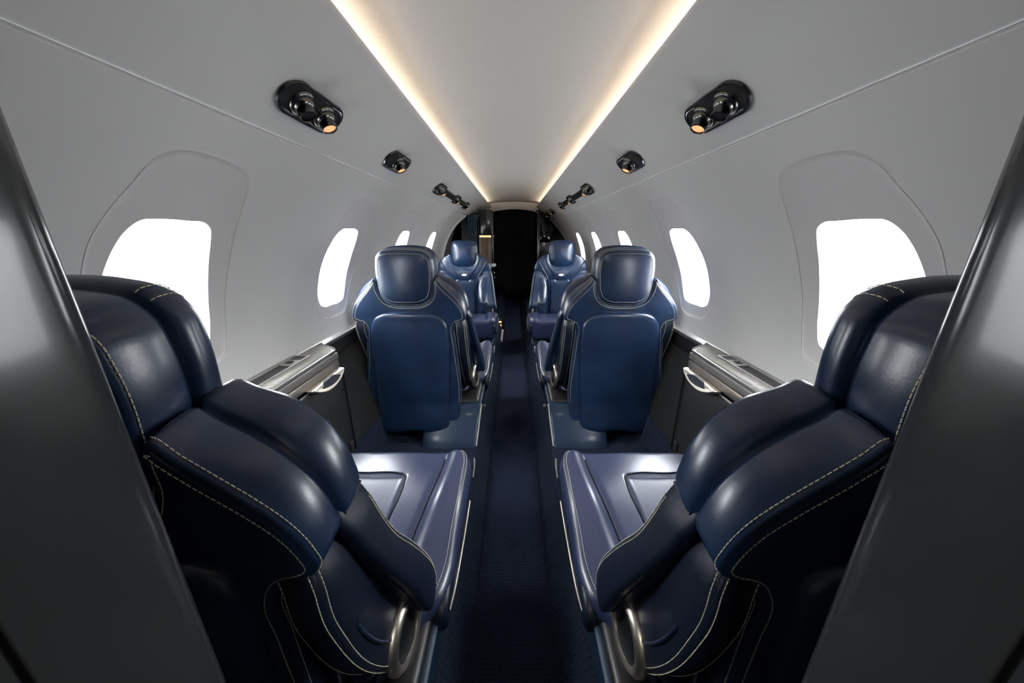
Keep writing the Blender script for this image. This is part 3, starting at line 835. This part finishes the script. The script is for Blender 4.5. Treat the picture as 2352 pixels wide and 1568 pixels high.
# left tall cabinet with lit niche
t = thing('galley_cabinet', 'tall dark galley cabinet with a pale open niche at the front left', 'cabinet')
g = G(); g.box(-.425, -.262, 4.36, 5.2, 1.055, 1.35, .012, 3); g.box(-.440, -.262, 4.40, 5.2, .12, .66, .012, 3); g.box(-.45, -.425, 4.38, 5.2, .12, 1.30, .006); g.box(-.280, -.262, 4.37, 5.2, .62, 1.08, .004)
g.make('body', 'gloss_black', t)
g = G(); g.box(-.425, -.280, 4.66, 4.68, .66, 1.055); g.box(-.427, -.422, 4.39, 4.67, .66, 1.055); g.box(-.284, -.280, 4.39, 4.67, .66, 1.055); g.make('niche', 'cream', t)
g = G(); g.box(-.425, -.284, 4.385, 4.42, 1.030, 1.052, .002); g.make('niche_light', 'niche_lamp', t)
g = G(); g.box(-.354, -.351, 4.64, 4.66, .66, 1.03); g.make('divider', 'steel', t)
g = G(); g.lathe([(.001, 0), (.05, 0), (.062, .012), (.062, .038), (.058, .040), (.001, .036)], (-.285, 4.36, .675), (0, 0, 1), 26); g.make('tray', 'white', t)
g = G(); g.tube([(-.258, 4.365, .13), (-.258, 4.365, 1.345)], .006, 10); g.make('edge_trim', 'gun', t)
for z in (1.045, .60, .54):
    g = G(); g.lathe([(.001, -.006), (.006, -.004), (.007, 0), (.001, .004)], (-.247, 4.36, z), (0, -1, 0), 12); g.make('latch', 'silver', t)
# curtain
pts = []; K = 40
for i in range(K + 1):
    x = lerp(-.555, -.445, i / K); pts.append((x, 4.27 + .014 * math.sin(i * 1.1) + .004 * math.sin(i * 2.7)))
vs = []; zz = [.14 + i * (1.285 - .14) / 20 for i in range(21)]
for z in zz: vs += [(x, y - .0, z) for x, y in pts]
for z in zz: vs += [(x, y + .006, z) for x, y in pts]
n = K + 1; o_ = n * 21
fs = [(j * n + i, j * n + i + 1, (j + 1) * n + i + 1, (j + 1) * n + i) for j in range(20) for i in range(K)] + [(o_ + j * n + i, o_ + j * n + i + 1, o_ + (j + 1) * n + i + 1, o_ + (j + 1) * n + i) for j in range(20) for i in range(K)]
tag(mesh('curtain', vs, fs, 'curtain', None, 1, 80, fixn=False), 'narrow dark blue woven curtain hanging at the front left beside the cabinet', 'curtain')
# right bulkhead furniture
t = thing('tall_cupboard', 'tall black gloss cupboard with chrome corner post at the front right', 'cupboard')
g = G(); g.box(.315, .34, 4.75, 5.36, .12, 1.36, .006); g.make('body', 'gloss_black', t)
g = G(); g.tube([(.322, 4.745, .12), (.322, 4.745, 1.365)], .008, 12); g.tube([(.345, 4.742, .12), (.345, 4.742, 1.36)], .004, 12); g.make('corner_post', 'gun', t)
g = G(); g.box(.285, .318, 4.72, 4.76, .10, .125, .006); g.make('latch', 'brass', t)
t = thing('wall_screen', 'flat dark screen on the black bulkhead at the front right, mirroring the windows', 'screen')
g = G(); g.box(.385, .660, 5.335, 5.360, .950, 1.110, .003); g.make('housing', 'gloss_black', t)
g = G(); g.box(.390, .655, 5.331, 5.336, .955, 1.105, .001); g.make('display', 'screen', t)
# entry step by the airstair door
t = thing('entry_step', 'cream door sill step with two brass lamps low by the far left seat', 'step')
g = G(); g.box(-.235, -.115, 3.30, 3.72, .0, .030, .008); g.make('sill', 'cream', t)
g = G(); g.box(-.235, -.105, 3.74, 3.80, .0, .145, .006); g.make('riser', 'black', t)
for z in (.060, .100):
    g = G(); g.box(-.190, -.140, 3.730, 3.742, z, z + .020, .003); g.make('step_lamp', 'niche_lamp', t)
